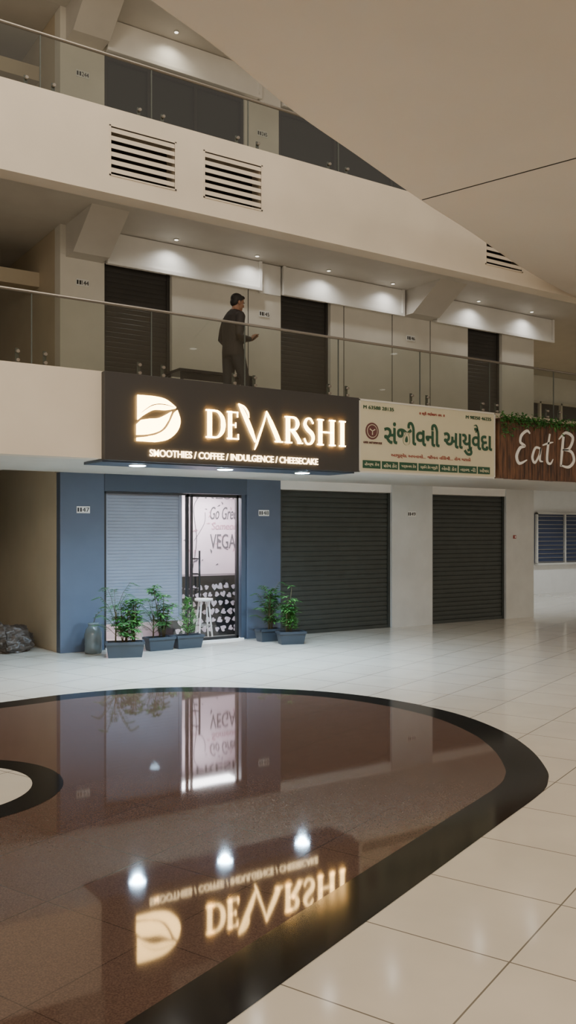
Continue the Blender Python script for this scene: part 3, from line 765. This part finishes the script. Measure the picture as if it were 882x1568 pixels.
# ---------------------------------------------------------------- man walking, looking at his phone
ML = Vector((6.29, 10.80, FZ))
man = empty("walking_man", ML)
def remesh_obj(b, vox, assign=None, smooth_it=6):
    ob = b.done(man)
    md = ob.modifiers.new("r", 'REMESH'); md.mode = 'VOXEL'; md.voxel_size = vox; md.use_smooth_shade = True
    ms = ob.modifiers.new("s", 'SMOOTH'); ms.factor = 0.5; ms.iterations = smooth_it
    bpy.context.view_layer.update()
    me = bpy.data.meshes.new_from_object(ob.evaluated_get(bpy.context.evaluated_depsgraph_get()))
    mats = list(ob.data.materials); ob.modifiers.clear(); ob.data = me
    me.materials.clear()
    for m in mats: me.materials.append(m)
    loc = ob.location
    for p in me.polygons:
        p.use_smooth = True
        p.material_index = assign(Vector(p.center)+loc) if assign else 0
    return ob
def L(x, y, z): return (ML.x+x, ML.y+y, ML.z+z)
b = B("body"); b.mi('jacket'); b.mi('trouser'); b.mi('shoe'); b.mi('skin')
T = [((-.02, 0, .86), (.185, .135)), ((-.02, 0, .93), (.19, .14)), ((-.02, 0, 1.05), (.18, .135)), ((-.02, 0, 1.2), (.195, .14)), ((-.01, 0, 1.33), (.21, .14)),
     ((0, 0, 1.42), (.205, .125)), ((.005, 0, 1.475), (.15, .095)), ((.02, 0, 1.51), (.075, .075)), ((.03, 0, 1.54), (.058, .06)), ((.045, 0, 1.60), (.054, .057))]
b.tube([L(*p) for p, r in T], [r for p, r in T], 'jacket', seg=24)
for sg in (1, -1):
    A = [((-.0, sg*.165, 1.43), .062), ((-.01, sg*.20, 1.40), .068), ((-.04, sg*.235, 1.27), .060), ((-.065, sg*.245, 1.13), .053), ((-.03, sg*.235, 1.095), .05),
         ((.09, sg*.17, 1.105), .046), ((.205, sg*.085, 1.125), .038), ((.235, sg*.065, 1.135), .027)]
    b.tube([L(*p) for p, r in A], [r for p, r in A], 'jacket', seg=14)
legs = {-1: [((-.01, -.085, .93), (.10, .115)), ((.04, -.09, .78), (.088, .10)), ((.13, -.095, .50), (.066, .072)), ((.135, -.095, .40), (.062, .07)), ((.14, -.095, .20), (.058, .062)), ((.15, -.095, .075), (.056, .064))],
        1: [((-.02, .085, .93), (.10, .115)), ((-.03, .09, .78), (.088, .10)), ((-.04, .095, .50), (.066, .072)), ((-.09, .095, .38), (.062, .07)), ((-.19, .095, .22), (.056, .062)), ((-.25, .095, .12), (.054, .06))]}
for sg, A in legs.items():
    b.tube([L(*p) for p, r in A], [r for p, r in A], 'jacket', seg=16)
b.tube([L(*p) for p in ((.085, -.095, .045), (.13, -.095, .055), (.22, -.1, .045), (.32, -.105, .030), (.36, -.105, .028))], [(.035, .042), (.045, .052), (.048, .042), (.042, .028), (.025, .02)], 'jacket', seg=14)
b.tube([L(*p) for p in ((-.315, .095, .115), (-.27, .095, .085), (-.19, .098, .055), (-.10, .1, .032), (-.065, .1, .03))], [(.035, .035), (.045, .05), (.048, .04), (.042, .028), (.025, .02)], 'jacket', seg=14)
def asg(p):
    q = p
    if q.z > 1.525 and abs(q.y) < .09: return 3
    if q.x > .225 and q.z > 1.0: return 3
    if q.z > .865: return 0
    if (q.z < .085 and q.x > .06) or (q.x < -.16 and q.z < .115) or (q.x < -.04 and q.z < .075): return 2
    return 1
remesh_obj(b, .012, asg, 5)

HR = Matrix.Translation(L(.04, 0, 1.58)) @ Matrix.Rotation(math.radians(13), 4, 'Y')
def hp(x, y, z): return HR @ Vector((x, y, z))
rot = Matrix.Rotation(math.radians(13), 4, 'Y')
b = B("head"); b.mi('skin')
b.ell(hp(.0, 0, .085), (.094, .074, .092), 'skin', rot)
b.ell(hp(.030, 0, .020), (.064, .056, .062), 'skin', rot)
b.ell(hp(.078, 0, -.022), (.022, .026, .02), 'skin', rot)
b.ell(hp(.098, 0, .045), (.020, .012, .022), 'skin', rot); b.ell(hp(.107, 0, .032), (.014, .015, .010), 'skin', rot)
b.ell(hp(.086, 0, .080), (.014, .045, .010), 'skin', rot)
b.ell(hp(.088, 0, .004), (.012, .022, .007), 'skin', rot); b.ell(hp(.086, 0, -.007), (.012, .019, .007), 'skin', rot)
for sg in (1, -1): b.ell(hp(-.005, sg*.076, .045), (.016, .010, .030), 'skin', rot); b.ell(hp(.06, sg*.042, .035), (.022, .018, .018), 'skin', rot)
b.tube([hp(-.012, 0, -.05), hp(.0, 0, .03)], [.053, .055], 'skin', seg=14)
remesh_obj(b, .006, None, 3)
b = B("eyes")
for sg in (1, -1):
    b.ell(hp(.084, sg*.031, .058), (.010, .012, .009), 'eye', rot, 12, 8); b.ell(hp(.0925, sg*.031, .056), (.003, .005, .005), 'hair', rot, 10, 6)
    b.ell(hp(.090, sg*.032, .078), (.007, .02, .004), 'hair', rot, 10, 6)
b.done(man)
b = B("hair"); b.mi('hair')
b.ell(hp(-.016, 0, .106), (.096, .083, .082), 'hair', rot); b.ell(hp(-.048, 0, .06), (.055, .076, .075), 'hair', rot); b.ell(hp(.05, 0, .150), (.048, .055, .026), 'hair', rot)
for sg in (1, -1): b.ell(hp(.008, sg*.072, .075), (.012, .006, .025), 'hair', rot)
remesh_obj(b, .006, None, 2)
ph = Matrix.Translation(L(.335, 0.0, 1.185)) @ Matrix.Rotation(math.radians(-38), 4, 'Y')
b = B("phone"); n0 = b.box(-.075, .075, -.036, .036, -.004, .004, 'black')
for v in n0: v.co = ph @ v.co
b.done(man, bevel=.003)
b = B("left_hand"); b.mi('skin')
def pp(x, y, z): return ph @ Vector((x, y, z))
b.tube([L(.215, .07, 1.125), L(.245, .058, 1.135), pp(-.035, .030, -.020), pp(.0, .016, -.020), pp(.03, .010, -.018)], [(.024, .02), (.026, .02), (.034, .016), (.036, .014), (.028, .011)], 'skin', seg=12)
for k, (u, s) in enumerate(((-.03, .85), (-.008, .97), (.014, 1.0), (.036, .95))):
    b.tube([pp(u, .012, -.020), pp(u, -.018*s, -.019), pp(u+.002, -.040*s-.004, -.012), pp(u+.003, -.047, .002), pp(u+.002, -.040, .012)], [.0095, .009, .0085, .008, .006], 'skin', seg=8, ref=(1, 0, 0))
b.tube([pp(-.055, .035, -.018), pp(-.035, .052, -.006), pp(-.012, .048, .010), pp(.008, .032, .015)], [.013, .012, .010, .007], 'skin', seg=8)
remesh_obj(b, .0035, None, 2)
b = B("right_hand"); b.mi('skin')
b.tube([L(.215, -.07, 1.125), L(.24, -.075, 1.145), L(.27, -.078, 1.175), L(.30, -.075, 1.20)], [(.023, .02), (.025, .019), (.037, .017), (.034, .014)], 'skin', seg=12)
rt = Vector(L(.30, -.075, 1.20))
for k, s in enumerate((1.0, .6, .5, .42)):
    r0 = rt+Vector((0, .03-.02*k, -.002*k))
    if k == 0: P = [r0, r0+Vector((.030, .012, .018)), r0+Vector((.045, .028, .020)), r0+Vector((.048, .042, .010))]
    else: P = [r0, r0+Vector((.026, .004, .012)), r0+Vector((.034, .008, -.010)), r0+Vector((.018, .010, -.024))]
    b.tube(P, [.0095, .009, .008, .006], 'skin', seg=8)
b.tube([L(.25, -.052, 1.155), L(.272, -.036, 1.178), L(.292, -.030, 1.200), L(.308, -.028, 1.212)], [.012, .012, .010, .007], 'skin', seg=8)
remesh_obj(b, .0035, None, 2)

# ---------------------------------------------------------------- camera
cd = bpy.data.cameras.new("Camera"); cam = bpy.data.objects.new("Camera", cd); COL.objects.link(cam)
cam.location = (0, 0, 1.75); cam.rotation_euler = (math.radians(90), 0, math.radians(-33.7))
cd.sensor_width = 36; cd.sensor_height = 36; cd.lens = 31.18; cd.shift_y = 0.0198
cd.clip_start = 0.05; cd.clip_end = 200
scn.camera = cam
